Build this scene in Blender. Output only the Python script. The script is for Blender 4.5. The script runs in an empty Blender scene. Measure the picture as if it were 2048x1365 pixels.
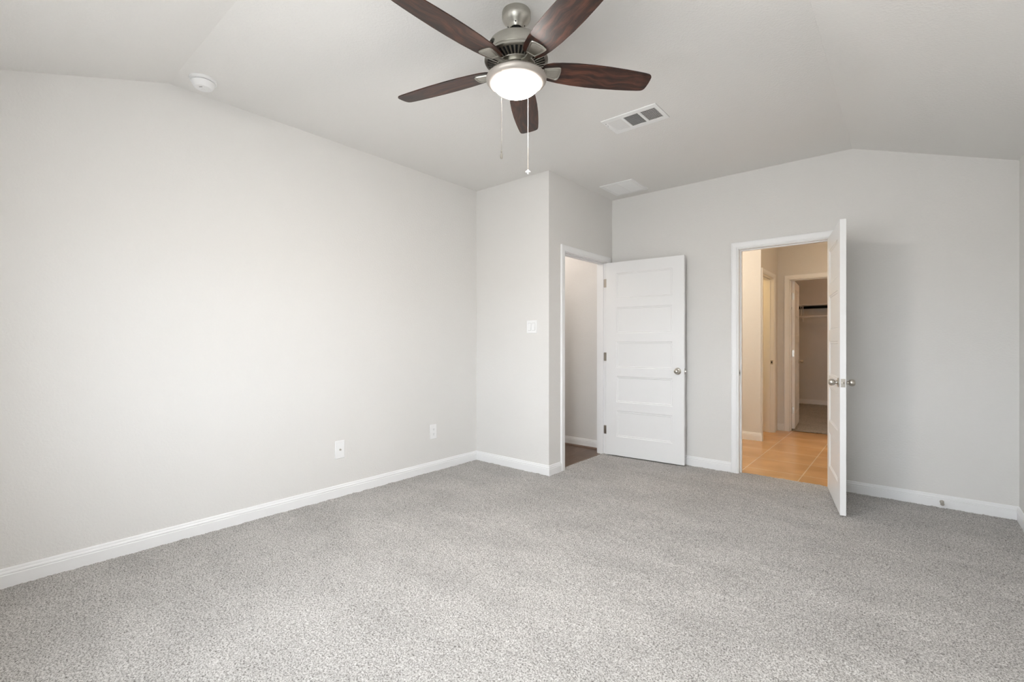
import bpy, bmesh, math, random
import numpy as np
from mathutils import Vector, Matrix

scene = bpy.context.scene
COL = scene.collection
R = math.radians
PI = math.pi
random.seed(7)

# ------------------------------------------------------------------ camera, sky, light, exposure
FPX, CX, CY, YAW, CAMZ = 936.43, 1024.5, 686.1, 40.16, 1.19
cam_d = bpy.data.cameras.new('camera')
cam = bpy.data.objects.new('camera', cam_d)
COL.objects.link(cam)
cam_d.sensor_fit = 'HORIZONTAL'
cam_d.sensor_width = 36.0
cam_d.lens = 36.0 * FPX / 2048
cam_d.shift_x = -(CX - 1024) / 2048
cam_d.shift_y = (CY - 682.5) / 2048
cam_d.clip_start = 0.02
cam.location = (0, 0, CAMZ)
cam.rotation_euler = (R(90), 0, R(YAW))
scene.camera = cam

scene.view_settings.view_transform = 'Standard'
scene.view_settings.look = 'None'
scene.view_settings.gamma = 1
scene.view_settings.use_curve_mapping = False
scene.view_settings.exposure = 0.56

SKY = 9.0
world = bpy.data.worlds.new('overcast_sky')
scene.world = world
world.use_nodes = True
wn, wl = world.node_tree.nodes, world.node_tree.links
wn.clear()
w_out = wn.new('ShaderNodeOutputWorld')
w_bg = wn.new('ShaderNodeBackground')
w_tc = wn.new('ShaderNodeTexCoord')
w_sep = wn.new('ShaderNodeSeparateXYZ')
w_ramp = wn.new('ShaderNodeValToRGB')
wl.new(w_tc.outputs['Generated'], w_sep.inputs[0])
w_map = wn.new('ShaderNodeMapRange')
w_map.inputs['From Min'].default_value = -1
w_map.inputs['From Max'].default_value = 1
wl.new(w_sep.outputs['Z'], w_map.inputs['Value'])
wl.new(w_map.outputs[0], w_ramp.inputs['Fac'])
e = w_ramp.color_ramp.elements
e[0].position = 0.0; e[0].color = (0.49, 0.50, 0.50, 1)       # unseen ground, made bright so its bounce lifts the ceiling
e[1].position = 1.0; e[1].color = (0.87, 0.935, 1.0, 1)
k = e.new(0.485); k.color = (0.56, 0.575, 0.58, 1)
k = e.new(0.53); k.color = (0.86, 0.93, 1.0, 1)
wl.new(w_ramp.outputs['Color'], w_bg.inputs['Color'])
w_bg.inputs['Strength'].default_value = SKY
wl.new(w_bg.outputs[0], w_out.inputs['Surface'])

# ------------------------------------------------------------------ room dimensions (metres, camera foot at the origin)
XL, YS, XC, YB, XR = -3.3605, 3.4144, -2.4528, 4.5907, 0.5735
XCR, YCR, H, HLOW, YN = -0.3346, 0.812, 2.735, 2.413, -0.18
WT = 0.115
WINDOWS = [(-2.15, -1.15), (-1.05, -0.05)]
WZ0, WZ1 = 0.80, 1.90

def portal(name, x0, x1, z0, z1):
    d = bpy.data.lights.new(name, 'AREA')
    d.shape = 'RECTANGLE'
    d.size, d.size_y = x1 - x0, z1 - z0
    d.cycles.is_portal = True
    o = bpy.data.objects.new(name, d)
    COL.objects.link(o)
    o.location = ((x0 + x1) / 2, YN - 0.11, (z0 + z1) / 2)
    o.rotation_euler = (R(90), 0, R(180))    # faces into the room
    return o
for wx0, wx1 in WINDOWS:
    portal('window_daylight', wx0, wx1, WZ0, WZ1)

def lamp(name, loc, watts, col, rad=0.06):
    d = bpy.data.lights.new(name, 'POINT')
    d.energy = watts; d.color = col; d.shadow_soft_size = rad
    o = bpy.data.objects.new(name, d); COL.objects.link(o); o.location = loc
    return o
lamp('unseen_bath_light', (-2.35, 5.15, 2.25), 22, (1.0, 0.88, 0.71), 0.12)
lamp('unseen_bath_light', (0.1, 5.9, 2.5), 7, (1.0, 0.68, 0.37), 0.12)  # second unseen light, added to brighten the far bath wall
lamp('toilet_lamp', (-2.3, 6.95, 2.3), 14, (1.0, 0.68, 0.30), 0.08)
lamp('closet_fill', (-0.2, 8.9, 2.55), 9, (1.0, 0.55, 0.25), 0.10)  # unseen fill light without a fixture, added to warm the dim closet
lamp('hall_fill', (-3.6, 4.05, 2.5), 11, (1.0, 0.91, 0.84), 0.12)  # unseen fill light without a fixture, added to lift the hall wall

# ------------------------------------------------------------------ materials
def mat(name, col=(.8, .8, .8), rough=0.5, metal=0.0, spec=0.5):
    m = bpy.data.materials.new(name)
    m.use_nodes = True
    b = m.node_tree.nodes['Principled BSDF']
    b.inputs['Base Color'].default_value = (*col, 1)
    b.inputs['Roughness'].default_value = rough
    b.inputs['Metallic'].default_value = metal
    b.inputs['Specular IOR Level'].default_value = spec
    return m, m.node_tree.nodes, m.node_tree.links, b

def noise(nt, links, scale, detail=2, rough=0.5, vec=None, mapping=None):
    n = nt.new('ShaderNodeTexNoise')
    n.inputs['Scale'].default_value = scale
    n.inputs['Detail'].default_value = detail
    n.inputs['Roughness'].default_value = rough
    if vec is None:
        tc = nt.new('ShaderNodeTexCoord')
        vec = tc.outputs['Object']
    if mapping:
        mp = nt.new('ShaderNodeMapping')
        mp.inputs['Scale'].default_value = mapping
        links.new(vec, mp.inputs['Vector'])
        vec = mp.outputs['Vector']
    links.new(vec, n.inputs['Vector'])
    return n

def ramp(nt, links, src, stops):
    r = nt.new('ShaderNodeValToRGB')
    e = r.color_ramp.elements
    e[0].position, e[0].color = stops[0][0], (*stops[0][1], 1)
    e[1].position, e[1].color = stops[-1][0], (*stops[-1][1], 1)
    for p, c in stops[1:-1]:
        k = e.new(p); k.color = (*c, 1)
    links.new(src, r.inputs['Fac'])
    return r

def bump(nt, links, b, src, strength, dist):
    n = nt.new('ShaderNodeBump')
    n.inputs['Strength'].default_value = strength
    n.inputs['Distance'].default_value = dist
    links.new(src, n.inputs['Height'])
    links.new(n.outputs[0], b.inputs['Normal'])
    return n

def painted_drywall(name, col, strength):
    m, nt, ln, b = mat(name, col, 0.75, 0, 0.25)
    n1 = noise(nt, ln, 80, 3, 0.55)
    r = ramp(nt, ln, n1.outputs['Fac'], [(0.42, (0, 0, 0)), (0.62, (1, 1, 1))])
    bump(nt, ln, b, r.outputs['Color'], strength, 0.0016)
    return m

M_WALL = painted_drywall('wall_paint', (0.79, 0.775, 0.753), 0.30)
M_CEIL = painted_drywall('ceiling_paint', (0.83, 0.816, 0.795), 0.32)
M_TRIM, _n, _l, _b = mat('white_trim_paint', (0.90, 0.90, 0.90), 0.35, 0, 0.4)
M_PLASTIC, _n, _l, _b = mat('white_plastic', (0.90, 0.90, 0.90), 0.4, 0, 0.4)
M_VENT, _n, _l, _b = mat('white_enamel', (0.90, 0.90, 0.895), 0.4, 0, 0.4)
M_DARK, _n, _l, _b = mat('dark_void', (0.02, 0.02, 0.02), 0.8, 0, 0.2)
M_DUCT, _n, _l, _b = mat('duct_grey', (0.17, 0.17, 0.17), 0.7, 0, 0.2)
M_GAP, _n, _l, _b = mat('grey_gap', (0.22, 0.22, 0.22), 0.7, 0, 0.2)

def nickel(name, col, rough):
    m, nt, ln, b = mat(name, col, rough, 1.0, 0.5)
    n = noise(nt, ln, 40, 3, 0.6, mapping=(1, 1, 12))
    r = ramp(nt, ln, n.outputs['Fac'], [(0.3, tuple(c * 0.93 for c in col)), (0.7, tuple(min(1, c * 1.06) for c in col))])
    ln.new(r.outputs['Color'], b.inputs['Base Color'])
    return m
M_NICKEL = nickel('satin_nickel', (0.56, 0.53, 0.48), 0.30)
M_FANMETAL = nickel('brushed_nickel_fan', (0.50, 0.485, 0.44), 0.38)
M_RING, _n, _l, _b = mat('light_ring_nickel', (0.50, 0.46, 0.42), 0.45, 0.55, 0.5)

def wood_blade():
    m, nt, ln, b = mat('dark_walnut', (0.06, 0.02, 0.012), 0.36, 0, 0.5)
    oi = nt.new('ShaderNodeObjectInfo')
    tc = nt.new('ShaderNodeTexCoord')
    add = nt.new('ShaderNodeVectorMath'); add.operation = 'ADD'
    ln.new(tc.outputs['Object'], add.inputs[0])
    sc = nt.new('ShaderNodeVectorMath'); sc.operation = 'SCALE'; sc.inputs['Scale'].default_value = 7.0
    ln.new(oi.outputs['Location'], sc.inputs[0])
    cmb = nt.new('ShaderNodeCombineXYZ')
    mul = nt.new('ShaderNodeMath'); mul.operation = 'MULTIPLY'; mul.inputs[1].default_value = 9.0
    ln.new(oi.outputs['Random'], mul.inputs[0])
    ln.new(mul.outputs[0], cmb.inputs['X']); ln.new(mul.outputs[0], cmb.inputs['Y'])
    ln.new(cmb.outputs[0], add.inputs[1])
    warp = noise(nt, ln, 5, 2, 0.5, add.outputs[0])
    wmix = nt.new('ShaderNodeVectorMath'); wmix.operation = 'MULTIPLY_ADD'
    ln.new(warp.outputs['Color'], wmix.inputs[0])
    wmix.inputs[1].default_value = (0.10, 0.10, 0.0)
    ln.new(add.outputs[0], wmix.inputs[2])
    g = noise(nt, ln, 6.5, 5, 0.62, wmix.outputs[0], (1.0, 7.0, 1.0))
    r = ramp(nt, ln, g.outputs['Fac'], [(0.34, (0.011, 0.005, 0.004)), (0.47, (0.029, 0.011, 0.007)),
                                        (0.58, (0.068, 0.025, 0.015)), (0.74, (0.125, 0.048, 0.028))])
    fine = noise(nt, ln, 30, 4, 0.6, wmix.outputs[0], (0.7, 14.0, 1.0))
    mx = nt.new('ShaderNodeMixRGB'); mx.blend_type = 'MULTIPLY'; mx.inputs['Fac'].default_value = 0.55
    ln.new(r.outputs['Color'], mx.inputs['Color1'])
    fr = ramp(nt, ln, fine.outputs['Fac'], [(0.3, (0.55, 0.5, 0.48)), (0.65, (1.15, 1.1, 1.08))])
    ln.new(fr.outputs['Color'], mx.inputs['Color2'])
    ln.new(mx.outputs['Color'], b.inputs['Base Color'])
    return m
M_BLADE = wood_blade()

def glowing(name, col, strength):
    m, nt, ln, b = mat(name, (0.9, 0.88, 0.84), 0.4, 0, 0.4)
    b.inputs['Emission Color'].default_value = (*col, 1)
    b.inputs['Emission Strength'].default_value = strength
    return m
M_BOWL = glowing('frosted_glass_lit', (1.0, 0.96, 0.91), 170.0)

def carpet(name, dark, mid, light):
    m, nt, ln, b = mat(name, mid, 0.95, 0, 0.05)
    tc = nt.new('ShaderNodeTexCoord')
    n1 = noise(nt, ln, 150, 3, 0.65, tc.outputs['Object'])
    n2 = noise(nt, ln, 420, 2, 0.5, tc.outputs['Object'])
    ad = nt.new('ShaderNodeMath'); ad.operation = 'MULTIPLY_ADD'
    ln.new(n2.outputs['Fac'], ad.inputs[0]); ad.inputs[1].default_value = 0.45
    ln.new(n1.outputs['Fac'], ad.inputs[2])
    sub = nt.new('ShaderNodeMath'); sub.operation = 'SUBTRACT'; sub.inputs[1].default_value = 0.225
    ln.new(ad.outputs[0], sub.inputs[0])
    r = ramp(nt, ln, sub.outputs[0], [(0.33, dark), (0.49, mid), (0.66, light)])
    # pile brushed in different directions: broad soft patches
    big = noise(nt, ln, 2.1, 3, 0.55, tc.outputs['Object'], (1.0, 1.7, 1.0))
    br = ramp(nt, ln, big.outputs['Fac'], [(0.36, (0.92, 0.92, 0.92)), (0.62, (1.06, 1.06, 1.06))])
    mx = nt.new('ShaderNodeMixRGB'); mx.blend_type = 'MULTIPLY'; mx.inputs['Fac'].default_value = 1.0
    ln.new(r.outputs['Color'], mx.inputs['Color1']); ln.new(br.outputs['Color'], mx.inputs['Color2'])
    ln.new(mx.outputs['Color'], b.inputs['Base Color'])
    b.inputs['Sheen Weight'].default_value = 0.15
    return m
M_CARPET = carpet('grey_carpet', (0.15, 0.139, 0.128), (0.42, 0.402, 0.381), (0.63, 0.61, 0.586))
M_CARPET2 = carpet('closet_carpet', (0.18, 0.165, 0.15), (0.40, 0.38, 0.355), (0.60, 0.58, 0.55))

def tile():
    m, nt, ln, b = mat('tan_floor_tile', (0.5, 0.33, 0.18), 0.22, 0, 0.5)
    tc = nt.new('ShaderNodeTexCoord')
    mp = nt.new('ShaderNodeMapping')
    mp.inputs['Location'].default_value = (0.722, -4.905 + 0.4625, 0)
    ln.new(tc.outputs['Object'], mp.inputs['Vector'])
    br = nt.new('ShaderNodeTexBrick')
    br.offset = 0.0
    br.inputs['Scale'].default_value = 1.0
    br.inputs['Brick Width'].default_value = 0.4625
    br.inputs['Row Height'].default_value = 0.4625
    br.inputs['Mortar Size'].default_value = 0.0042
    br.inputs['Mortar Smooth'].default_value = 0.1
    br.inputs['Bias'].default_value = 0
    br.inputs['Color1'].default_value = (0.62, 0.36, 0.155, 1)
    br.inputs['Color2'].default_value = (0.67, 0.405, 0.185, 1)
    br.inputs['Mortar'].default_value = (0.80, 0.62, 0.42, 1)
    ln.new(mp.outputs[0], br.inputs['Vector'])
    n = noise(nt, ln, 3.0, 4, 0.5, tc.outputs['Object'], (1.0, 1.3, 1.0))
    nr = ramp(nt, ln, n.outputs['Fac'], [(0.3, (0.84, 0.82, 0.78)), (0.7, (1.10, 1.10, 1.12))])
    mx = nt.new('ShaderNodeMixRGB'); mx.blend_type = 'MULTIPLY'; mx.inputs['Fac'].default_value = 1.0
    ln.new(br.outputs['Color'], mx.inputs['Color1']); ln.new(nr.outputs['Color'], mx.inputs['Color2'])
    ln.new(mx.outputs['Color'], b.inputs['Base Color'])
    bump(nt, ln, b, br.outputs['Fac'], -0.4, 0.002)
    return m
M_TILE = tile()

def planks():
    m, nt, ln, b = mat('brown_wood_planks', (0.15, 0.09, 0.06), 0.35, 0, 0.4)
    tc = nt.new('ShaderNodeTexCoord')
    mp = nt.new('ShaderNodeMapping'); mp.inputs['Rotation'].default_value = (0, 0, R(90))
    ln.new(tc.outputs['Object'], mp.inputs['Vector'])
    br = nt.new('ShaderNodeTexBrick')
    br.offset = 0.4
    br.inputs['Scale'].default_value = 1.0
    br.inputs['Brick Width'].default_value = 1.2
    br.inputs['Row Height'].default_value = 0.17
    br.inputs['Mortar Size'].default_value = 0.0012
    br.inputs['Color1'].default_value = (0.135, 0.085, 0.060, 1)
    br.inputs['Color2'].default_value = (0.185, 0.120, 0.086, 1)
    br.inputs['Mortar'].default_value = (0.04, 0.025, 0.018, 1)
    ln.new(mp.outputs[0], br.inputs['Vector'])
    n = noise(nt, ln, 9, 5, 0.65, tc.outputs['Object'], (7.0, 1.0, 1.0))
    nr = ramp(nt, ln, n.outputs['Fac'], [(0.3, (0.72, 0.70, 0.68)), (0.7, (1.2, 1.2, 1.2))])
    mx = nt.new('ShaderNodeMixRGB'); mx.blend_type = 'MULTIPLY'; mx.inputs['Fac'].default_value = 1.0
    ln.new(br.outputs['Color'], mx.inputs['Color1']); ln.new(nr.outputs['Color'], mx.inputs['Color2'])
    ln.new(mx.outputs['Color'], b.inputs['Base Color'])
    return m
M_PLANK = planks()
M_QROUND, _n, _l, _b = mat('brown_quarter_round', (0.20, 0.135, 0.105), 0.4)

# ------------------------------------------------------------------ mesh helpers
def bx(bm, x0, x1, y0, y1, z0, z1):
    vs = [bm.verts.new((x, y, z)) for z in (z0, z1) for y in (y0, y1) for x in (x0, x1)]
    for f in ((0, 2, 3, 1), (4, 5, 7, 6), (0, 1, 5, 4), (2, 6, 7, 3), (0, 4, 6, 2), (1, 3, 7, 5)):
        bm.faces.new([vs[i] for i in f])
    return vs

def lathe(bm, prof, seg=48, axis='Z', origin=(0, 0, 0), cap0=False, cap1=False):
    """prof: (radius, height) pairs; height runs along axis"""
    o = Vector(origin)
    def P(r, h, a):
        c, s = r * math.cos(a), r * math.sin(a)
        if axis == 'Z': return o + Vector((c, s, h))
        if axis == 'Y': return o + Vector((c, h, s))
        if axis == '-Y': return o + Vector((c, -h, s))
        return o + Vector((h, c, s))
    rings = []
    for r, h in prof:
        if r < 1e-6:
            rings.append([bm.verts.new(P(0, h, 0))] * seg)
        else:
            rings.append([bm.verts.new(P(r, h, 2 * PI * i / seg)) for i in range(seg)])
    for a, b in zip(rings[:-1], rings[1:]):
        for i in range(seg):
            j = (i + 1) % seg
            q = []
            for v in (a[i], a[j], b[j], b[i]):
                if v not in q: q.append(v)
            if len(q) >= 3: bm.faces.new(q)
    if cap0 and prof[0][0] > 0: bm.faces.new(rings[0])
    if cap1 and prof[-1][0] > 0: bm.faces.new(rings[-1])

def tube(bm, pts, rad, seg=10):
    pts = [Vector(p) for p in pts]
    rings = []
    for i, p in enumerate(pts):
        t = (pts[min(i + 1, len(pts) - 1)] - pts[max(i - 1, 0)]).normalized()
        a = Vector((0, 0, 1)) if abs(t.z) < 0.9 else Vector((1, 0, 0))
        u = t.cross(a).normalized(); w = t.cross(u)
        rings.append([bm.verts.new(p + rad * (math.cos(2 * PI * k / seg) * u + math.sin(2 * PI * k / seg) * w)) for k in range(seg)])
    for a, b in zip(rings[:-1], rings[1:]):
        for i in range(seg):
            j = (i + 1) % seg
            bm.faces.new((a[i], a[j], b[j], b[i]))
    bm.faces.new(rings[0]); bm.faces.new(rings[-1])

def prism(bm, outline, z0, z1):
    lo = [bm.verts.new((x, y, z0)) for x, y in outline]
    hi = [bm.verts.new((x, y, z1)) for x, y in outline]
    bm.faces.new(lo); bm.faces.new(hi)
    n = len(outline)
    for i in range(n):
        j = (i + 1) % n
        bm.faces.new((lo[i], lo[j], hi[j], hi[i]))

def finish(bm, name, m, smooth=None, bevel=None):
    bmesh.ops.remove_doubles(bm, verts=bm.verts, dist=1e-6)
    if bevel:
        es = [e for e in bm.edges if len(e.link_faces) == 2 and e.calc_face_angle(0) > 0.6]
        bmesh.ops.bevel(bm, geom=es, offset=bevel, segments=2, profile=0.6, affect='EDGES', clamp_overlap=True)
    bmesh.ops.recalc_face_normals(bm, faces=bm.faces)
    me = bpy.data.meshes.new(name)
    bm.to_mesh(me); bm.free()
    if smooth is not None:
        for p in me.polygons: p.use_smooth = True
        me.set_sharp_from_angle(angle=R(smooth))
    me.materials.append(m)
    return me

def obj(name, bm, m, parent=None, loc=(0, 0, 0), rot=(0, 0, 0), smooth=None, bevel=None):
    me = finish(bm, name, m, smooth, bevel) if isinstance(bm, bmesh.types.BMesh) else bm
    o = bpy.data.objects.new(name, me)
    COL.objects.link(o)
    o.location = loc; o.rotation_euler = rot
    if parent: o.parent = parent
    return o

def thing(name, label, cat, loc=(0, 0, 0), rot=(0, 0, 0), group=None):
    o = bpy.data.objects.new(name, None)
    o.empty_display_size = 0.05
    COL.objects.link(o)
    o.location = loc; o.rotation_euler = rot
    o['label'] = label; o['category'] = cat
    if group: o['group'] = group
    return o

def struct(o, label=None, cat=None):
    o['kind'] = 'structure'
    if label: o['label'] = label
    if cat: o['category'] = cat
    return o

def boxes(name, lst, m, parent=None, label=None, cat=None):
    bm = bmesh.new()
    for b in lst: bx(bm, *b)
    o = obj(name, bm, m, parent)
    if parent is None: struct(o, label, cat)
    return o

def wall_x(name, y0, y1, x0, x1, z1, openings=(), label=None, z0=-0.05, m=None):
    """wall slab running along X with rectangular openings (a, b, sill, head)"""
    lst = []; cur = x0
    for a, b, s, h in sorted(openings):
        lst.append((cur, a, y0, y1, z0, z1))
        if s > z0: lst.append((a, b, y0, y1, z0, s))
        lst.append((a, b, y0, y1, h, z1))
        cur = b
    lst.append((cur, x1, y0, y1, z0, z1))
    return boxes(name, lst, m or M_WALL, None, label, 'wall')

def wall_y(name, x0, x1, y0, y1, z1, openings=(), label=None, z0=-0.05, m=None):
    lst = []; cur = y0
    for a, b, s, h in sorted(openings):
        lst.append((x0, x1, cur, a, z0, z1))
        if s > z0: lst.append((x0, x1, a, b, z0, s))
        lst.append((x0, x1, a, b, h, z1))
        cur = b
    lst.append((x0, x1, cur, y1, z0, z1))
    return boxes(name, lst, m or M_WALL, None, label, 'wall')

# ------------------------------------------------------------------ openings
JT = 0.018                                   # jamb thickness
D1 = (3.665, 4.475)                          # hall doorway, clear, along Y in the wall X = XC
D2 = (-1.172, -0.465)                        # bath doorway, clear, along X in the wall Y = YB
D3 = (6.375, 7.000)                          # toilet room doorway, along Y in the wall X = XT
D4 = (-1.215, -0.505)                        # closet doorway, along X in the wall Y = YF
XT, YW, YF, YCB = -1.36, 6.30, 7.25, 10.67
DH = 2.040
def op(d): return (d[0] - JT, d[1] + JT, -1, DH + JT)

TOP = 2.80
wall_y('wall_left', XL - 0.12, XL, YN - 0.12, YS, TOP, label='long pale grey wall on the left with two outlet plates')
wall_x('wall_jut', YS, YS + WT, -5.0, XC, TOP, label='short pale wall jutting out at the corner, with the light switch')
wall_y('wall_entry', XC - WT, XC, YS + WT, YB + WT, TOP, [op(D1)], 'narrow shaded wall holding the doorway to the hall')
wall_x('wall_back', YB, YB + WT, XC, 0.75, TOP, [op(D2)], 'back wall with the open doorway to the tiled bathroom')
wall_y('wall_right', XR, XR + 0.12, YN - 0.12, YB, TOP, label='right side wall seen as a sliver at the edge')
wall_x('wall_front', YN - 0.12, YN, XL, XR, TOP, [(a, b, WZ0, WZ1) for a, b in WINDOWS], 'window wall behind the camera')

# hall behind the first doorway
wall_x('wall_hall', 4.64, 4.75, -5.0, XC - WT, TOP, label='beige hall wall seen through the left doorway')
wall_y('wall_hall_end', -5.1, -5.0, YS, 4.75, TOP, label='far end wall of the hall')
# bathroom, toilet room, closet
wall_x('wall_bath_side', YW, YW + 0.055, -3.2, XT, TOP, label='lit beige wall seen just inside the bathroom doorway')
wall_y('wall_toilet', XT - WT, XT, YW + 0.055, YF, TOP, [op(D3)], 'bathroom wall with the narrow toilet room doorway')
wall_x('wall_bath_far', YF, YF + WT, XT - WT, 0.85, TOP, [op(D4)], 'far bathroom wall holding the closet doorway')
wall_y('wall_bath_left', -3.3, -3.2, YB + WT, 7.5, TOP, label='left bathroom wall')
wall_y('wall_bath_right', 0.75, 0.85, YB + WT, YF, TOP, label='right bathroom wall')
wall_x('wall_toilet_back', 7.40, 7.50, -3.2, XT - WT, TOP, label='back wall of the toilet room')
wall_x('wall_closet_back', YCB, YCB + 0.1, -2.6, 0.95, TOP, label='dim back wall of the closet under the shelf')
wall_y('wall_closet_left', -2.7, -2.6, 7.50, YCB + 0.1, TOP, label='left closet wall')
wall_y('wall_closet_right', 0.95, 1.05, YF, YCB + 0.1, TOP, label='right closet wall')

# ------------------------------------------------------------------ ceiling: flat centre with two slopes
bm = bmesh.new()
V = lambda *p: bm.verts.new(p)
a_, b_, c_, d_ = V(XL - .1, YCR, H), V(XCR, YCR, H), V(XCR, YB + .1, H), V(XL - .1, YB + .1, H)
sl = (H - HLOW) / (YCR - YN); sr = (H - HLOW) / (XR - XCR)
yn2, xr2 = YN - .1, XR + .1
e_, f_, g_ = V(XL - .1, yn2, HLOW - sl * .1), V(xr2, yn2, HLOW - (sl + sr) * .05), V(xr2, YB + .1, HLOW - sr * .1)
for q in ((a_, b_, c_, d_), (a_, e_, f_, b_), (b_, f_, g_, c_)): bm.faces.new(q)
ret = bmesh.ops.extrude_face_region(bm, geom=bm.faces[:])
for v in ret['geom']:
    if isinstance(v, bmesh.types.BMVert): v.co.z = 2.95
struct(obj('ceiling', bm, M_CEIL), 'pale ceiling with a flat centre and sloped edges', 'ceiling')
boxes('ceiling_hall', [(-5.1, XC - WT + .0, YS + WT, 4.75, 2.74, 2.9)], M_CEIL, label='hall ceiling', cat='ceiling')
boxes('ceiling_bath', [(-3.3, 0.85, YB + .1, YF + .2, 2.74, 2.9)], M_CEIL, label='bathroom ceiling', cat='ceiling')
boxes('ceiling_closet', [(-2.7, 1.05, YF + .2, YCB + .1, 2.74, 2.9)], M_CEIL, label='closet ceiling', cat='ceiling')

# ------------------------------------------------------------------ floors
XWOOD, YTILE, YCLO = -2.500, 4.650, 7.305
def fft_noise(ny, nx, step, lo, hi, seed):
    """band-limited noise: wavelengths between lo and hi metres"""
    rng = np.random.default_rng(seed)
    F = np.fft.rfft2(rng.standard_normal((ny, nx)))
    fy = np.fft.fftfreq(ny, step)[:, None]; fx = np.fft.rfftfreq(nx, step)[None, :]
    f = np.hypot(fx, fy)
    F *= np.exp(-(f * lo) ** 2) * (1 - np.exp(-(f * hi) ** 2))
    z = np.fft.irfft2(F, s=(ny, nx))
    return z / z.std()

def carpet_mesh(name, x0, x1, y0, y1, step, amp, keep, m, seed):
    nx, ny = int(round((x1 - x0) / step)) + 1, int(round((y1 - y0) / step)) + 1
    z = amp * np.clip(fft_noise(ny, nx, step, 0.0065, 0.02, seed), -2.2, 2.0)
    z += 0.0012 * fft_noise(ny, nx, step, 0.06, 0.3, seed + 1)
    X, Y = np.meshgrid(x0 + step * np.arange(nx), y0 + step * np.arange(ny))
    co = np.stack([X, Y, z], -1).reshape(-1, 3)
    rng = np.random.default_rng(seed + 5)
    co[:, :2] += rng.uniform(-.35, .35, (co.shape[0], 2)) * step
    idx = np.arange(nx * ny).reshape(ny, nx)
    q = np.stack([idx[:-1, :-1], idx[:-1, 1:], idx[1:, 1:], idx[1:, :-1]], -1).reshape(-1, 4)
    cen = co[q].mean(1)
    q = q[keep(cen[:, 0], cen[:, 1])]
    used = np.unique(q)
    remap = np.full(nx * ny, -1); remap[used] = np.arange(len(used))
    co = co[used]; q = remap[q]
    me = bpy.data.meshes.new(name)
    me.vertices.add(len(co)); me.vertices.foreach_set('co', co.astype(np.float32).ravel())
    me.loops.add(q.size); me.loops.foreach_set('vertex_index', q.astype(np.int32).ravel())
    me.polygons.add(len(q))
    me.polygons.foreach_set('loop_start', np.arange(0, q.size, 4, dtype=np.int32))
    me.update(calc_edges=True)
    me.polygons.foreach_set('use_smooth', np.ones(len(q), dtype=bool))
    me.materials.append(m)
    o = bpy.data.objects.new(name, me); COL.objects.link(o)
    return o

def keep_room(x, y):
    room = ((y < YS) & (x > XL)) | ((x > XC - .0) & (y < YB)) | ((x > XWOOD) & (y > D1[0] - .02) & (y < D1[1] + .02)) \
           | ((y < YTILE) & (x > D2[0] - .02) & (x < D2[1] + .02) & (y > YB - .1))
    a = R(YAW)
    r = x * math.cos(a) + y * math.sin(a); d = -x * math.sin(a) + y * math.cos(a)
    return room & (d > 0.9) & (np.abs(r) < 1.25 * d + .25)
struct(carpet_mesh('floor', XL, XR, 0.0, YTILE, 0.0045, 0.0014, keep_room, M_CARPET, 3),
       'speckled grey cut pile carpet across the bedroom', 'carpet')
boxes('floor_base', [(XL, XR, YN, YB, -0.06, -0.010), (XWOOD, XC, D1[0] - .02, D1[1] + .02, -0.06, -0.010),
                     (D2[0] - .02, D2[1] + .02, YB, YTILE, -0.06, -0.010)], M_CARPET, label='carpet backing under the pile', cat='carpet')
boxes('floor_hall', [(-5.0, XWOOD, YS + WT, 4.64, -0.06, -0.006)], M_PLANK, label='brown wood plank floor in the hall', cat='floor')
boxes('floor_bath', [(-3.2, 0.75, YTILE, YCLO, -0.06, -0.006), (-3.2, XT - WT, YCLO, 7.4, -0.06, -0.006)], M_TILE,
      label='tan tiled bathroom floor with pale grout lines', cat='floor')
struct(carpet_mesh('floor_closet', -1.75, -0.3, YCLO, YCB, 0.008, 0.0022,
                   lambda x, y: (y > YF + WT) | ((x > D4[0] - .01) & (x < D4[1])), M_CARPET2, 9),
       'brownish carpet on the closet floor beyond the bathroom', 'carpet')
boxes('floor_closet_base', [(-2.6, 0.95, YCLO, YCB, -0.06, -0.012)], M_CARPET2, label='closet carpet backing', cat='carpet')

# ------------------------------------------------------------------ baseboards
BPROF = [(0.0, -0.02), (0.0130, -0.02), (0.0130, 0.058), (0.0105, 0.0605), (0.0105, 0.063), (0.0120, 0.0655), (0.0112, 0.072),
         (0.0075, 0.077), (0.0075, 0.080), (0.0062, 0.087), (0.0035, 0.0905), (0.0, 0.091)]
def baseboard(name, p0, p1, nrm, m0=0, m1=0, label=None, prof=BPROF, m=None, parent=None):
    """from p0 to p1 along the wall foot; m0/m1: +1 outside mitre, -1 inside mitre, 0 square"""
    p0, p1, n = Vector((*p0, 0)), Vector((*p1, 0)), Vector((*nrm, 0))
    t = (p1 - p0).normalized()
    bm = bmesh.new()
    A = [bm.verts.new(p0 - t * (m0 * d) + n * d + Vector((0, 0, z))) for d, z in prof]
    B = [bm.verts.new(p1 + t * (m1 * d) + n * d + Vector((0, 0, z))) for d, z in prof]
    k = len(prof)
    for i in range(k):
        j = (i + 1) % k
        bm.faces.new((A[i], A[j], B[j], B[i]))
    bm.faces.new(A); bm.faces.new(B)
    o = obj(name, bm, m or M_TRIM, parent)
    if not parent: struct(o, label, 'baseboard')
    return o
CW, CT = 0.060, 0.0165
baseboard('baseboard_left', (XL, YN), (XL, YS), (1, 0), 0, -1, 'white baseboard along the long left wall')
baseboard('baseboard_jut', (XL, YS), (XC, YS), (0, -1), -1, 1, 'white baseboard under the light switch')
baseboard('baseboard_entry', (XC, YS), (XC, D1[0] - .005 - CW), (1, 0), 1, 0, 'short baseboard beside the left doorway')
baseboard('baseboard_back_left', (XC, YB), (D2[0] - .005 - CW, YB), (0, -1), 0, 0, 'white baseboard between the two doorways')
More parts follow.
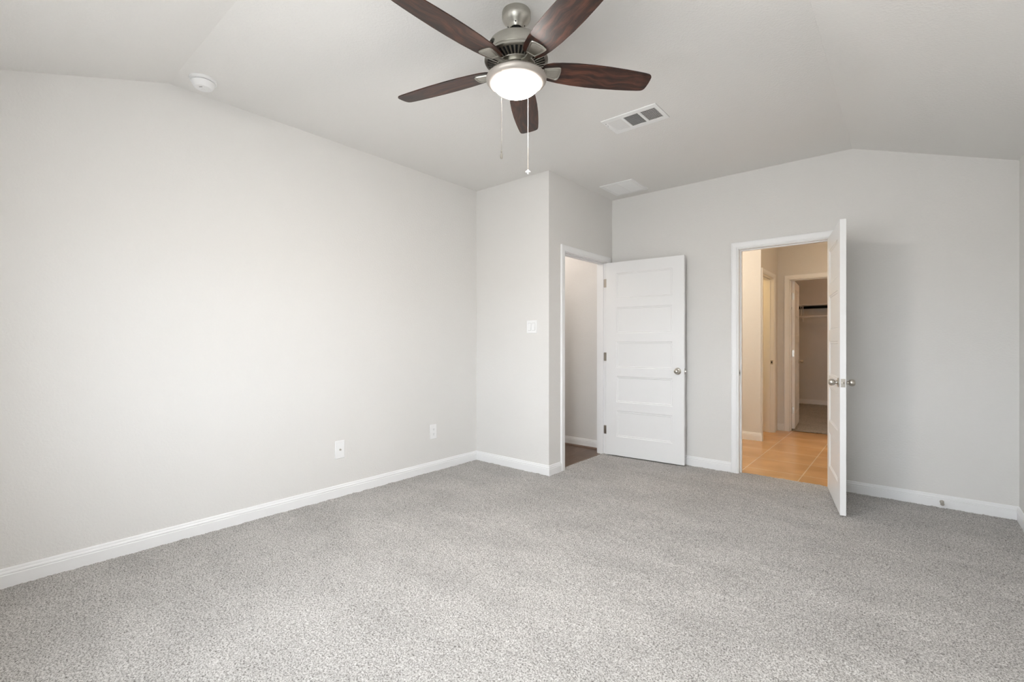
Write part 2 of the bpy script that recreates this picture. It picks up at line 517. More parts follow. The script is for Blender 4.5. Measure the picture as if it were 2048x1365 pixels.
baseboard('baseboard_back_right', (D2[1] + .005 + CW, YB), (XR, YB), (0, -1), 0, -1, 'white baseboard right of the bathroom door')
baseboard('baseboard_right', (XR, YN), (XR, YB), (-1, 0), 0, -1, 'white baseboard along the right wall')
bh = baseboard('baseboard_hall', (-5.0, 4.64), (XC - WT, 4.64), (0, -1), 0, 0, 'white baseboard of the hall')
qp = [(0.0, -0.02)] + [(0.013 + 0.016 * math.cos(R(t)), -0.006 + 0.018 * math.sin(R(t))) for t in range(0, 91, 15)] + [(0.0, 0.012)]
baseboard('quarter_round', (-5.0, 4.64), (XC - WT, 4.64), (0, -1), 0, 0, prof=qp, m=M_QROUND, parent=bh)['label'] = 'brown wood quarter round'
baseboard('baseboard_bath', (-3.2, YW), (XT, YW), (0, -1), 0, 1, 'baseboard under the lit bathroom wall')
baseboard('baseboard_bath_far', (XT, YF), (D4[0] - .005 - CW, YF), (0, -1), 0, 0, 'tiny baseboard piece in the bathroom corner')
baseboard('baseboard_bath_end', (XT, YW), (XT, D3[0] - .005 - CW + 0.05), (1, 0), 1, 0, 'baseboard return at the bathroom wall corner')
baseboard('baseboard_toilet', (-3.2, 7.40), (XT - WT, 7.40), (0, -1), 0, 0, 'baseboard in the toilet room')
baseboard('baseboard_closet', (-2.6, YCB), (0.95, YCB), (0, -1), 0, 0, 'baseboard along the closet back wall')

# ------------------------------------------------------------------ door casings and jambs
CPROF = [(0.0, 0.0), (0.0, 0.009), (0.004, 0.011), (0.012, 0.0105), (0.016, 0.0135), (0.030, 0.0150), (0.042, 0.0165), (0.052, 0.0165),
         (0.057, 0.0150), (0.060, 0.0125), (0.060, 0.0)]
def frame_trim(name, axis, plane, clear, outward, wt, stop_off, label, left_clip=None, far_side=True):
    """casing on the room face (plane, outward sign) plus jamb lining the wall depth. axis: direction the doorway runs along."""
    a, b = clear
    bm = bmesh.new()
    def P(u, w, z):                      # u along the wall, w out of the room face, z up
        return (u, plane + outward * w, z) if axis == 'X' else (plane + outward * w, u, z)
    def casing(base, sgn):
        rows = []
        for o, d in CPROF:
            o2 = o + 0.005
            rows.append([bm.verts.new(P(u, base + sgn * d, z)) for u, z in
                         ((a - o2, -0.02), (a - o2, DH + o2), (b + o2, DH + o2), (b + o2, -0.02))])
        for r0, r1 in zip(rows[:-1], rows[1:]):
            for i in range(3): bm.faces.new((r0[i], r0[i + 1], r1[i + 1], r1[i]))
    casing(0, 1)
    if far_side: casing(-wt, -1)
    def slab(u0, u1, w0, w1, z0, z1):
        q = [P(u, w, z) for z in (z0, z1) for w in (w0, w1) for u in (u0, u1)]
        vs = [bm.verts.new(p) for p in q]
        for f in ((0, 2, 3, 1), (4, 5, 7, 6), (0, 1, 5, 4), (2, 6, 7, 3), (0, 4, 6, 2), (1, 3, 7, 5)):
            bm.faces.new([vs[i] for i in f])
    e_ = 0.0005
    slab(a - JT, a, -wt - e_, e_, -0.02, DH + JT)
    slab(b, b + JT, -wt - e_, e_, -0.02, DH + JT)
    slab(a, b, -wt - e_, e_, DH, DH + JT)
    s0, s1 = stop_off
    slab(a, a + 0.010, -s1, -s0, -0.02, DH)
    slab(b - 0.010, b, -s1, -s0, -0.02, DH)
    slab(a + 0.010, b - 0.010, -s1, -s0, DH - 0.010, DH)
    o = obj(name, bm, M_TRIM)
    return struct(o, label, 'door trim')
T1 = frame_trim('trim_1', 'Y', XC, D1, 1, WT, (0.040, 0.075), 'white casing around the left doorway to the hall')
T2 = frame_trim('trim_2', 'X', YB, D2, -1, WT, (0.040, 0.075), 'white casing around the bathroom doorway')
T3 = frame_trim('trim_3', 'Y', XT, D3, 1, WT, (0.040, 0.075), 'casing around the narrow toilet room doorway in the bathroom')
T4 = frame_trim('trim_4', 'X', YF, D4, -1, WT, (0.040, 0.075), 'casing around the closet doorway beyond the bathroom')

def plate_mesh(w, h, t, hole=True):
    bm = bmesh.new()
    bx(bm, -w / 2, w / 2, 0, t, -h / 2, h / 2)
    return bm
def strike(parent, loc, rot):
    o = obj('strike_plate', plate_mesh(0.030, 0.057, 0.0015), M_NICKEL, parent, loc, rot, bevel=0.0005)
    bm = bmesh.new(); bx(bm, -.008, .008, 0.0013, 0.0022, -.013, .013)
    obj('latch_hole', bm, M_DARK, o)
    return o
strike(T2, (D2[0], YB + 0.020, 0.915), (0, 0, R(-90)))
for zc in (0.262, 1.042, 1.827):                      # jamb halves of the hinges of the hall door
    bm = bmesh.new()
    q = [(0.0, -0.0445), (0.0, 0.0445)] + [(-0.032 - 0.006 * math.sin(R(t)), 0.0385 + 0.006 * math.cos(R(t))) for t in range(0, 91, 30)] \
        + [(-0.032 - 0.006 * math.cos(R(t)), -0.0385 - 0.006 * math.sin(R(t))) for t in range(0, 91, 30)]
    prism(bm, q, 0.0, 0.0022)
    bmesh.ops.rotate(bm, verts=bm.verts, cent=(0, 0, 0), matrix=Matrix.Rotation(R(90), 3, 'X'))
    obj('hinge_plate', bm, M_NICKEL, T1, (XC + 0.001, D1[1], zc))
strike(T3, (XT - 0.022, D3[1], 0.930), (0, 0, R(180)))

# ------------------------------------------------------------------ panelled door leaves
DT = 0.035
def leaf_mesh(w, h):
    bm = bmesh.new()
    st, ph, gap, top = 0.112, 0.272, 0.088, 0.113
    xs = [0.0, st, w - st, w]
    zs = [h]; z = h - top
    cells = []
    for i in range(5):
        zs += [z, z - ph]; cells.append((z - ph, z)); z -= ph + gap
    zs.append(0.0); zs = sorted(zs)
    rings = [(0.0, 0.0), (0.003, 0.0035), (0.009, 0.0050), (0.013, 0.0030), (0.018, 0.0065), (0.024, 0.0070)]
    for side, ny in ((0.0, -1), (-DT, 1)):
        for i in range(3):
            for j in range(len(zs) - 1):
                x0, x1, z0, z1 = xs[i], xs[i + 1], zs[j], zs[j + 1]
                panel = i == 1 and any(abs(z0 - c[0]) < 1e-6 for c in cells)
                if not panel:
                    bm.faces.new([bm.verts.new(p) for p in ((x0, side, z0), (x1, side, z0), (x1, side, z1), (x0, side, z1))])
                else:
                    prev = None
                    for o, d in rings:
                        y = side + ny * d
                        r = [bm.verts.new(p) for p in ((x0 + o, y, z0 + o), (x1 - o, y, z0 + o), (x1 - o, y, z1 - o), (x0 + o, y, z1 - o))]
                        if prev:
                            for k in range(4):
                                bm.faces.new((prev[k], prev[(k + 1) % 4], r[(k + 1) % 4], r[k]))
                        prev = r
                    bm.faces.new(prev)
    for z in (0.0, h):
        bm.faces.new([bm.verts.new(p) for p in ((0, 0, z), (w, 0, z), (w, -DT, z), (0, -DT, z))])
    for x in (0.0, w):
        bm.faces.new([bm.verts.new(p) for p in ((x, 0, 0), (x, 0, h), (x, -DT, h), (x, -DT, 0))])
    bmesh.ops.translate(bm, verts=bm.verts, vec=(0.003, 0, 0))
    return bm

KPROF = [(0.0, 0.0), (0.033, 0.0), (0.033, 0.003), (0.030, 0.006), (0.018, 0.008), (0.0125, 0.011), (0.0105, 0.017), (0.0115, 0.021),
         (0.017, 0.024), (0.0215, 0.029), (0.0240, 0.036), (0.0240, 0.043), (0.0222, 0.050), (0.0180, 0.056), (0.0110, 0.0600), (0.0, 0.0612)]
def knob_mesh(dirn):
    bm = bmesh.new()
    lathe(bm, KPROF, 40, 'Y' if dirn > 0 else '-Y')
    return bm

def make_leaf(name, pin, ang, w, zb, label, mat_knob=None, edge_hinge_plates=False):
    h = 2.022
    o = obj(name, leaf_mesh(w, h), M_TRIM, None, (pin[0], pin[1], zb), (0, 0, R(ang)))
    struct(o, label, 'door')
    mk = mat_knob or M_NICKEL
    kz = 0.915 - zb; kx = w + 0.003 - 0.062
    for s, y in ((1, 0.0), (-1, -DT)):
        obj('door_knob', knob_mesh(s), mk, o, (kx, y, kz), smooth=40)
    # latch on the free edge
    bm = bmesh.new(); bx(bm, 0, 0.0012, -0.0127, 0.0127, -0.0285, 0.0285)
    lp = obj('latch_plate', bm, M_NICKEL, o, (w + 0.003, -DT / 2, kz))
    bm = bmesh.new()
    lathe(bm, [(0.0, 0.0), (0.0085, 0.0), (0.0085, 0.002), (0.0070, 0.0028), (0.0, 0.0028)], 20, 'X')
    obj('latch_bolt', bm, M_NICKEL, lp, smooth=40)
    bm = bmesh.new()
    prism(bm, [(0.0, -0.006), (0.011, -0.004), (0.011, -0.001), (0.0, 0.006)], -0.006, 0.006)
    obj('latch_tongue', bm, M_NICKEL, lp, (0.002, 0, 0))
    for zc in (0.25, 1.03, 1.815):
        bm = bmesh.new()
        for k in range(5):
            z0 = -0.044 + k * 0.0176
            lathe(bm, [(0.0, z0 + .0004), (0.0062, z0 + .0004), (0.0062, z0 + .0172), (0.0, z0 + .0172)], 16, 'Z')
        lathe(bm, [(0.0, 0.044), (0.0048, 0.044), (0.0040, 0.049), (0.0, 0.0505)], 16, 'Z')
        lathe(bm, [(0.0, -0.0505), (0.0040, -0.049), (0.0048, -0.044), (0.0, -0.044)], 16, 'Z')
        hg = obj('hinge', bm, M_NICKEL, o, (-0.001, 0.004, zc), smooth=40)
        bm = bmesh.new(); bx(bm, 0.0025, 0.0040, -0.033, -0.003, -0.0445, 0.0445)
        obj('hinge_leaf', bm, M_NICKEL, hg)
    return o

L1 = make_leaf('door_1', (XC + 0.008, D1[1] - 0.001), 4.0, 0.806, 0.012,
               'open white five panel door folded back against the back wall')
L2 = make_leaf('door_2', (D2[1] + 0.001, YB - 0.008), -78.0, 0.702, 0.012,
               'white door swung into the bedroom from the bathroom doorway, seen edge on')
L3 = make_leaf('door_3', (D4[0] + 0.004, YF + WT + 0.008), 94.5, 0.705, 0.014,
               'closet door standing open beyond the bathroom, seen edge on')
# toilet room leaf, swung inside along the near partition
L4 = make_leaf('door_4', (XT - WT - 0.008, D3[0] + 0.003), 177.0, 0.62, 0.006, 'toilet room door folded back out of sight')

# ------------------------------------------------------------------ ceiling fan
FX, FY = -1.398, 1.686
fan = thing('ceiling_fan', 'five blade ceiling fan with dark walnut blades, nickel motor and lit glass bowl', 'ceiling fan', (FX, FY, H))
def fz(z): return z - H
bm = bmesh.new()
lathe(bm, [(0.0, 0.0), (0.066, 0.0), (0.067, -0.004), (0.067, -0.026), (0.0655, -0.032), (0.060, -0.042), (0.050, -0.053), (0.040, -0.062),
           (0.0345, -0.069), (0.0325, -0.075), (0.0305, -0.0765), (0.0285, -0.072), (0.0255, -0.066), (0.0, -0.066)], 56)
canopy = obj('canopy', bm, M_FANMETAL, fan, smooth=35)
bm = bmesh.new()
lathe(bm, [(0.0, -0.060), (0.020, -0.064), (0.0245, -0.073), (0.022, -0.081), (0.013, -0.085), (0.0, -0.085)], 32)
obj('hanger_ball', bm, M_DARK, canopy, smooth=50)
for k in range(4):
    bm = bmesh.new()
    an = R(35 + 90 * k)
    lathe(bm, [(0.0, 0.0), (0.0032, 0.0), (0.0026, 0.0018), (0.0, 0.0022)], 12, 'Z')
    bmesh.ops.rotate(bm, verts=bm.verts, cent=(0, 0, 0), matrix=Matrix.Rotation(R(125), 3, 'Y'))
    obj('canopy_screw', bm, M_DARK, canopy, (0.0385 * math.cos(an), 0.0385 * math.sin(an), -0.0645), (0, 0, an), smooth=50)
bm = bmesh.new()
lathe(bm, [(0.0, -0.078), (0.0125, -0.078), (0.0125, -0.122), (0.020, -0.126), (0.022, -0.138), (0.0, -0.138)], 28)
obj('downrod', bm, M_FANMETAL, fan, smooth=35)
bm = bmesh.new()
lathe(bm, [(0.0, fz(2.600)), (0.050, fz(2.6005)), (0.090, fz(2.598)), (0.112, fz(2.592)), (0.127, fz(2.582)), (0.1345, fz(2.570)), (0.1385, fz(2.556)),
           (0.1398, fz(2.535)), (0.1395, fz(2.526)), (0.1380, fz(2.5245)), (0.1380, fz(2.5225)), (0.1420, fz(2.5200)), (0.1470, fz(2.5150)),
           (0.1490, fz(2.5095)), (0.1485, fz(2.5060)), (0.1450, fz(2.5035)), (0.1330, fz(2.5015)), (0.1330, fz(2.5100)), (0.0, fz(2.5100))], 72)
motor = obj('motor_housing', bm, M_FANMETAL, fan, smooth=35)
bm = bmesh.new()
lathe(bm, [(0.1325, fz(2.5085)), (0.060, fz(2.494)), (0.058, fz(2.500))], 72)
obj('vent_recess', bm, M_DARK, motor, smooth=50)
bm = bmesh.new()
NR = 40
for k in range(NR):
    a = 2 * PI * k / NR
    c, s = math.cos(a), math.sin(a)
    def rp(r, t, z): return bm.verts.new((r * c - t * s, r * s + t * c, z))
    r0, r1, t0, t1 = 0.084, 0.1345, 0.0026, 0.0044
    z0, z1 = fz(2.4885), fz(2.5020)
    q = [rp(r0, -t0, z0), rp(r0, t0, z0), rp(r1, t1, z1), rp(r1, -t1, z1)]
    p = [rp(r0, -t0, z0 + .007), rp(r0, t0, z0 + .007), rp(r1, t1, z1 + .007), rp(r1, -t1, z1 + .007)]
    bm.faces.new(q); bm.faces.new(p)
    for i in range(4):
        j = (i + 1) % 4
        bm.faces.new((q[i], q[j], p[j], p[i]))
lathe(bm, [(0.0, fz(2.4870)), (0.0865, fz(2.4875)), (0.0885, fz(2.4895)), (0.0865, fz(2.4960)), (0.0, fz(2.4960))], 72)
obj('vent_ribs', bm, M_FANMETAL, motor, smooth=35)
# round emblem on the housing: an oval outline with looping script strokes
bm = bmesh.new()
def emblem_pt(u, v):                               # u around the drum, v up, metres
    r = 0.1402
    a = R(40.16) + R(-142) + u / r
    z = fz(2.546) + v
    rr = 0.1396 + 0.0008
    return (rr * math.cos(a), rr * math.sin(a), z)
for rad in (1.0, 0.80):
    pts = [emblem_pt(0.0165 * rad * math.cos(t), 0.0125 * rad * math.sin(t)) for t in [2 * PI * i / 36 for i in range(37)]]
    tube(bm, pts, 0.0007, 6)
for v0 in (0.0045, -0.0005, -0.0055):
    w = 0.0115 if v0 == -0.0005 else 0.008
    pts = [emblem_pt(-w + 2 * w * i / 40, v0 + 0.0020 * math.sin(i * 1.15)) for i in range(41)]
    tube(bm, pts, 0.0005, 6)
obj('emblem', bm, M_DARK, motor, smooth=60)
# switch housing under the blades
bm = bmesh.new()
lathe(bm, [(0.0, fz(2.490)), (0.066, fz(2.490)), (0.066, fz(2.480)), (0.060, fz(2.478)), (0.058, fz(2.462)), (0.060, fz(2.450)), (0.064, fz(2.440)), (0.0, fz(2.440))], 56)
obj('switch_housing', bm, M_FANMETAL, fan, smooth=35)
bm = bmesh.new()
lathe(bm, [(0.0, fz(2.4445)), (0.062, fz(2.4440)), (0.100, fz(2.4415)), (0.124, fz(2.4370)), (0.1360, fz(2.4310)), (0.1412, fz(2.4235)), (0.1405, fz(2.4160)),
           (0.1350, fz(2.4085)), (0.1260, fz(2.4020)), (0.1150, fz(2.3970)), (0.1085, fz(2.3960)), (0.1070, fz(2.4010)), (0.0, fz(2.4060))], 80)
obj('light_ring', bm, M_RING, fan, smooth=40)
bm = bmesh.new()
lathe(bm, [(0.1060, fz(2.4005))] + [(0.1060 * math.cos(t), fz(2.3985) - 0.048 * math.sin(t)) for t in [R(x) for x in range(0, 86, 5)]] + [(0.0, fz(2.3505))], 72)
obj('glass_bowl', bm, M_BOWL, fan, smooth=60)

# blades: root, swelling to the middle, narrowing to a nearly straight tip
def blade_outline():
    S = [(0.122, 0.020), (0.128, 0.034), (0.140, 0.044), (0.165, 0.0535), (0.21, 0.061), (0.28, 0.0675), (0.36, 0.0700), (0.44, 0.0690),
         (0.52, 0.0650), (0.58, 0.0605), (0.625, 0.0560), (0.645, 0.0525), (0.655, 0.047), (0.660, 0.038)]
    xs = np.array([s[0] for s in S]); ws = np.array([s[1] for s in S])
    up = [(x, w) for x, w in S]
    dn = [(x, -w) for x, w in reversed(S)]
    tip = [(0.6625, 0.022), (0.6635, 0.0), (0.6625, -0.022)]
    return up + tip + dn + [(0.120, -0.010), (0.1195, 0.0), (0.120, 0.010)]
bm = bmesh.new()
prism(bm, blade_outline(), -0.003, 0.003)
blade_me = finish(bm, 'blade', M_BLADE, 40, 0.0012)
# bracket plate below each blade, with a raised border and a stem to the hub
def iron_mesh():
    bm = bmesh.new()
    def ring(s, z):
        base = [(0.130, 0.023), (0.150, 0.029), (0.190, 0.0385), (0.200, 0.0395), (0.2075, 0.035), (0.2115, 0.018), (0.2125, 0.0)]
        pts = base + [(x, -y) for x, y in reversed(base[:-1])]
        cx = 0.172
        return [bm.verts.new((cx + (x - cx) * s, y * s, z)) for x, y in pts]
    prev = None; first = None
    for s, z in ((1.0, -0.0032), (1.0, -0.0075), (0.96, -0.0095), (0.84, -0.0095), (0.80, -0.0075), (0.70, -0.0075), (0.66, -0.0088)):
        r = ring(s, z)
        if prev:
            for i in range(len(r)):
                j = (i + 1) % len(r)
                bm.faces.new((prev[i], prev[j], r[j], r[i]))
        else: first = r
        prev = r
    bm.faces.new(prev); bm.faces.new(first)
    # stem, broad at the plate and dropping to the hub
    st = [(0.140, 0.021, -0.004), (0.118, 0.013, -0.006), (0.092, 0.0105, -0.004), (0.060, 0.014, 0.004)]
    rows = []
    for x, w, z in st:
        rows.append([bm.verts.new((x, y, z + dz)) for y, dz in ((-w, 0.003), (w, 0.003), (w * .8, -0.004), (-w * .8, -0.004))])
    for a, b in zip(rows[:-1], rows[1:]):
        for i in range(4):
            j = (i + 1) % 4
            bm.faces.new((a[i], a[j], b[j], b[i]))
    bm.faces.new(rows[0]); bm.faces.new(rows[-1])
    return finish(bm, 'blade_iron', M_FANMETAL, 35, None)
iron_me = iron_mesh()
PH = 40.16 + 10.6
for k in range(5):
    an = R(PH + 72 * k)
    b = obj('blade', blade_me, M_BLADE, fan, (0, 0, fz(2.475)), (R(-11.5), 0, 0))
    b.rotation_euler = (Matrix.Rotation(an, 3, 'Z') @ Matrix.Rotation(R(-11.5), 3, 'X')).to_euler()
    obj('blade_iron', iron_me, M_FANMETAL, b)

def pull_chain(name, px, py, ztop, zbot, fob, label):
    bm = bmesh.new()
    tube(bm, [(px, py, ztop), (px, py, zbot)], 0.0008, 8)
    z = ztop
    while z > zbot:
        z -= 0.0042
        if z < zbot: break
        bmesh.ops.create_icosphere(bm, subdivisions=1, radius=0.0013, matrix=Matrix.Translation((px, py, z)))
    c = obj(name, bm, M_CHAIN, fan, smooth=60)
    c['label'] = label
    bm = bmesh.new()
    if fob == 'metal':
        lathe(bm, [(0.0, 0.0), (0.003, -0.001), (0.0055, -0.006), (0.0060, -0.018), (0.0050, -0.026), (0.0, -0.028)], 20)
        lathe(bm, [(0.0, 0.010), (0.0036, 0.009), (0.0036, 0.002), (0.0, 0.001)], 16)
        obj('pull_fob', bm, M_NICKEL, c, (px, py, zbot), smooth=40)
    else:
        lathe(bm, [(0.0, 0.0), (0.004, -0.001), (0.0065, -0.006), (0.0125, -0.008), (0.0125, -0.013), (0.006, -0.016), (0.004, -0.022), (0.0, -0.022)], 24)
        obj('pull_fob', bm, M_PLASTIC, c, (px, py, zbot), smooth=40)
    return c
M_CHAIN, _n, _l, _b = mat('pale_chain', (0.30, 0.26, 0.23), 0.45, 0.5, 0.5)
ca, sa = math.cos(R(YAW)), math.sin(R(YAW))
def rd(r, d):                                        # camera right / forward to fan-local x, y
    X, Y = r * ca - d * sa, r * sa + d * ca
    return X - FX, Y - FY
x, y = rd(-0.0478, 2.080); pull_chain('pull_chain', x, y, fz(2.406), fz(2.035), 'metal', 'shorter pull chain with a small metal fob')
x, y = rd(0.0775, 2.300); pull_chain('pull_chain', x, y, fz(2.418), fz(2.040), 'white', 'longer pull chain with a white fob')

# ------------------------------------------------------------------ smoke detector
sd = thing('smoke_detector', 'round white smoke detector on the ceiling above the left wall', 'smoke detector', (-3.158, 0.930, H))
bm = bmesh.new()
lathe(bm, [(0.0, 0.0), (0.070, 0.0), (0.0705, -0.004), (0.070, -0.013), (0.0670, -0.0155), (0.055, -0.0155), (0.0, -0.0155)], 56)
obj('base', bm, M_PLASTIC, sd, smooth=35)
bm = bmesh.new()
lathe(bm, [(0.0555, -0.0150), (0.0555, -0.0185)], 56)
obj('vent_gap', bm, M_GAP, sd, smooth=50)
bm = bmesh.new()
lathe(bm, [(0.0, -0.0180), (0.0580, -0.0180), (0.0600, -0.0195), (0.0595, -0.0230), (0.0555, -0.0350), (0.0480, -0.0470), (0.0415, -0.0520), (0.0, -0.0525)], 56)
cov = obj('cover', bm, M_PLASTIC, sd, smooth=35)
bm = bmesh.new()
lathe(bm, [(0.0, -0.0520), (0.0135, -0.0520), (0.0130, -0.0540), (0.0, -0.0545)], 28)
obj('test_button', bm, M_PLASTIC, cov, (-0.012, 0.008, 0), smooth=35)
bm = bmesh.new(); bx(bm, -0.009, 0.009, -0.0022, 0.0022, -0.0532, -0.0520)
obj('sounder_slot', bm, M_GAP, cov, (0.012, -0.016, 0), (0, 0, R(40)))

# ------------------------------------------------------------------ ceiling registers
def frame_plate(bm, x0, x1, y0, y1, holes, z0, z1, lip):
    """rectangular plate with rectangular holes listed left to right; hangs below the ceiling"""
    ys = sorted({y0, y1} | {h[2] for h in holes} | {h[3] for h in holes})
    xs = sorted({x0, x1} | {h[0] for h in holes} | {h[1] for h in holes})
    for i in range(len(xs) - 1):
        for j in range(len(ys) - 1):
            cx, cy = (xs[i] + xs[i + 1]) / 2, (ys[j] + ys[j + 1]) / 2
            if any(h[0] < cx < h[1] and h[2] < cy < h[3] for h in holes): continue
            bx(bm, xs[i], xs[i + 1], ys[j], ys[j + 1], z0, z1)
    bmesh.ops.remove_doubles(bm, verts=bm.verts, dist=1e-6)
    dup = {}
    for f in bm.faces:
        dup.setdefault(tuple(sorted(v.index for v in f.verts)), []).append(f)
    bm.verts.index_update()
    dup = {}
    for f in bm.faces: dup.setdefault(tuple(sorted(v.index for v in f.verts)), []).append(f)
    dele = [f for fs in dup.values() if len(fs) > 1 for f in fs]
    bmesh.ops.delete(bm, geom=dele, context='FACES_ONLY')

W1, H1 = 0.396, 0.243
sup = thing('supply_register', 'white three section air register on the flat ceiling right of the fan', 'air vent', (-1.437, 3.016, H))
holes = [(-0.170, -0.068, -0.078, 0.078), (-0.050, 0.052, -0.078, 0.078), (0.070, 0.172, -0.078, 0.078)]
bm = bmesh.new()
frame_plate(bm, -W1 / 2, W1 / 2, -H1 / 2, H1 / 2, holes, -0.0060, 0.0, 0)
fr = obj('frame', bm, M_VENT, sup, bevel=0.0012)
bm = bmesh.new()
for h in holes: bx(bm, h[0] - .002, h[1] + .002, h[2] - .002, h[3] + .002, -0.0012, -0.0004)
obj('duct', bm, M_DUCT, sup)
def slats(name, parent, hole, along, n, tilt, depth, z, m=M_VENT):
    x0, x1, y0, y1 = hole
    bm = bmesh.new()
    for i in range(n):
        f = (i + 0.5) / n
        c, s = math.cos(R(tilt)) * depth / 2, math.sin(R(tilt)) * depth / 2
        t = 0.0005
        if along == 'Y':
            cx = x0 + (x1 - x0) * f
            q = [(cx - c - t, -s), (cx - c + t, -s), (cx + c + t, s), (cx + c - t, s)]
            lo = [bm.verts.new((a, y0, z + b)) for a, b in q]; hi = [bm.verts.new((a, y1, z + b)) for a, b in q]
        else:
            cy = y0 + (y1 - y0) * f
            q = [(cy - c - t, -s), (cy - c + t, -s), (cy + c + t, s), (cy + c - t, s)]
            lo = [bm.verts.new((x0, a, z + b)) for a, b in q]; hi = [bm.verts.new((x1, a, z + b)) for a, b in q]
        bm.faces.new(lo); bm.faces.new(hi)
        for i2 in range(4):
            j2 = (i2 + 1) % 4
            bm.faces.new((lo[i2], lo[j2], hi[j2], hi[i2]))
    return obj(name, bm, m, parent)
slats('louver', sup, holes[0], 'Y', 12, 36, 0.0072, -0.0045)
slats('louver', sup, holes[1], 'X', 14, 40, 0.0065, -0.0045)
slats('louver', sup, holes[2], 'Y', 11, 145, 0.0062, -0.0045)
slats('damper', sup, holes[2], 'X', 8, 20, 0.0065, -0.0022)
bm = bmesh.new()
bx(bm, -0.002, 0.002, -0.006, 0.006, -0.012, 0.0); bx(bm, -0.002, 0.002, 0.004, 0.016, -0.014, -0.011)
obj('damper_lever', bm, M_VENT, sup, (-0.184, -0.045, -0.006), bevel=0.0006)
for sx, sy in ((-0.184, 0.0), (0.184, 0.0)):
    bm = bmesh.new(); lathe(bm, [(0.0, -0.0078), (0.0026, -0.0076), (0.0036, -0.0060), (0.0, -0.0055)], 14)
    obj('screw', bm, M_GAP if sx < 0 else M_VENT, sup, (sx, sy - (0.072 if sx < 0 else 0), 0), smooth=40)

ret_ = thing('return_grille', 'square white return air grille on the ceiling by the back corner', 'air vent', (-2.153, 4.272, H))
bm = bmesh.new()
A = 0.171; B = 0.183
holes2 = [(-A + .034, -0.007, -B + .034, B - .034), (0.007, A - .034, -B + .034, B - .034)]
frame_plate(bm, -A, A, -B, B, holes2, -0.0080, 0.0, 0)
obj('frame', bm, M_VENT, ret_, bevel=0.0012)
bm = bmesh.new()
for h in holes2: bx(bm, h[0] - .002, h[1] + .002, h[2] - .002, h[3] + .002, -0.0010, -0.0003)
obj('duct', bm, M_VENT, ret_)
for h in holes2: slats('louver', ret_, h, 'X', 24, -32, 0.0145, -0.0044)

# ------------------------------------------------------------------ switch, outlets
def rounded_plate(w, h, t, parent, name, loc=(0, 0, 0)):
    """faces local +Z... built in local XZ plane facing -Y"""
    bm = bmesh.new()
    r1 = [(-w / 2, 0, -h / 2), (w / 2, 0, -h / 2), (w / 2, 0, h / 2), (-w / 2, 0, h / 2)]
    i = 0.004
    r2 = [(-w / 2 + .0005, -t * .6, -h / 2 + .0005), (w / 2 - .0005, -t * .6, -h / 2 + .0005), (w / 2 - .0005, -t * .6, h / 2 - .0005), (-w / 2 + .0005, -t * .6, h / 2 - .0005)]
    r3 = [(-w / 2 + i, -t, -h / 2 + i), (w / 2 - i, -t, -h / 2 + i), (w / 2 - i, -t, h / 2 - i), (-w / 2 + i, -t, h / 2 - i)]
    rs = [[bm.verts.new(p) for p in r] for r in (r1, r2, r3)]
    for a, b in zip(rs[:-1], rs[1:]):
        for k in range(4): bm.faces.new((a[k], a[(k + 1) % 4], b[(k + 1) % 4], b[k]))
    bm.faces.new(rs[0]); bm.faces.new(rs[2])
    return obj(name, bm, M_PLASTIC, parent, loc)
sw = thing('light_switch', 'white double rocker light switch plate on the short corner wall', 'light switch', (-2.6435, YS, 1.338))
rounded_plate(0.116, 0.120, 0.006, sw, 'cover_plate')
for cx in (-0.0230, 0.0230):
    bm = bmesh.new(); bx(bm, -0.0175, 0.0175, -0.0064, -0.0058, -0.0345, 0.0345)
    obj('rocker_gap', bm, M_GAP, sw, (cx, 0, 0))
    bm = bmesh.new()
    prof = [(-0.0060, -0.0335), (-0.0105, -0.0335), (-0.0078, 0.0), (-0.0066, 0.0335), (-0.0060, 0.0335)]
    lo = [bm.verts.new((-0.0165, y, z)) for y, z in prof]; hi = [bm.verts.new((0.0165, y, z)) for y, z in prof]
    bm.faces.new(lo); bm.faces.new(hi)
    for k in range(5): bm.faces.new((lo[k], lo[(k + 1) % 5], hi[(k + 1) % 5], hi[k]))
    obj('rocker', bm, M_PLASTIC, sw, (cx, 0, 0))

cx_ = thing('cable_outlet', 'white wall plate with a single round cable jack, low on the left wall', 'wall plate', (XL, 1.910, 0.363), (0, 0, R(90)))
rounded_plate(0.078, 0.138, 0.007, cx_, 'cover_plate')
bm = bmesh.new()
lathe(bm, [(0.0, 0.0065), (0.0078, 0.0065), (0.0078, 0.0090), (0.0055, 0.0092), (0.0055, 0.0165), (0.0038, 0.0165), (0.0036, 0.0120), (0.0, 0.0120)], 24, '-Y')
obj('cable_jack', bm, M_NICKEL, cx_, smooth=35)
for z in (0.048, -0.048):
    bm = bmesh.new(); lathe(bm, [(0.0, 0.0066), (0.0035, 0.0068), (0.0026, 0.0082), (0.0, 0.0085)], 14, '-Y')
    obj('screw', bm, M_PLASTIC, cx_, (0, 0, z), smooth=40)

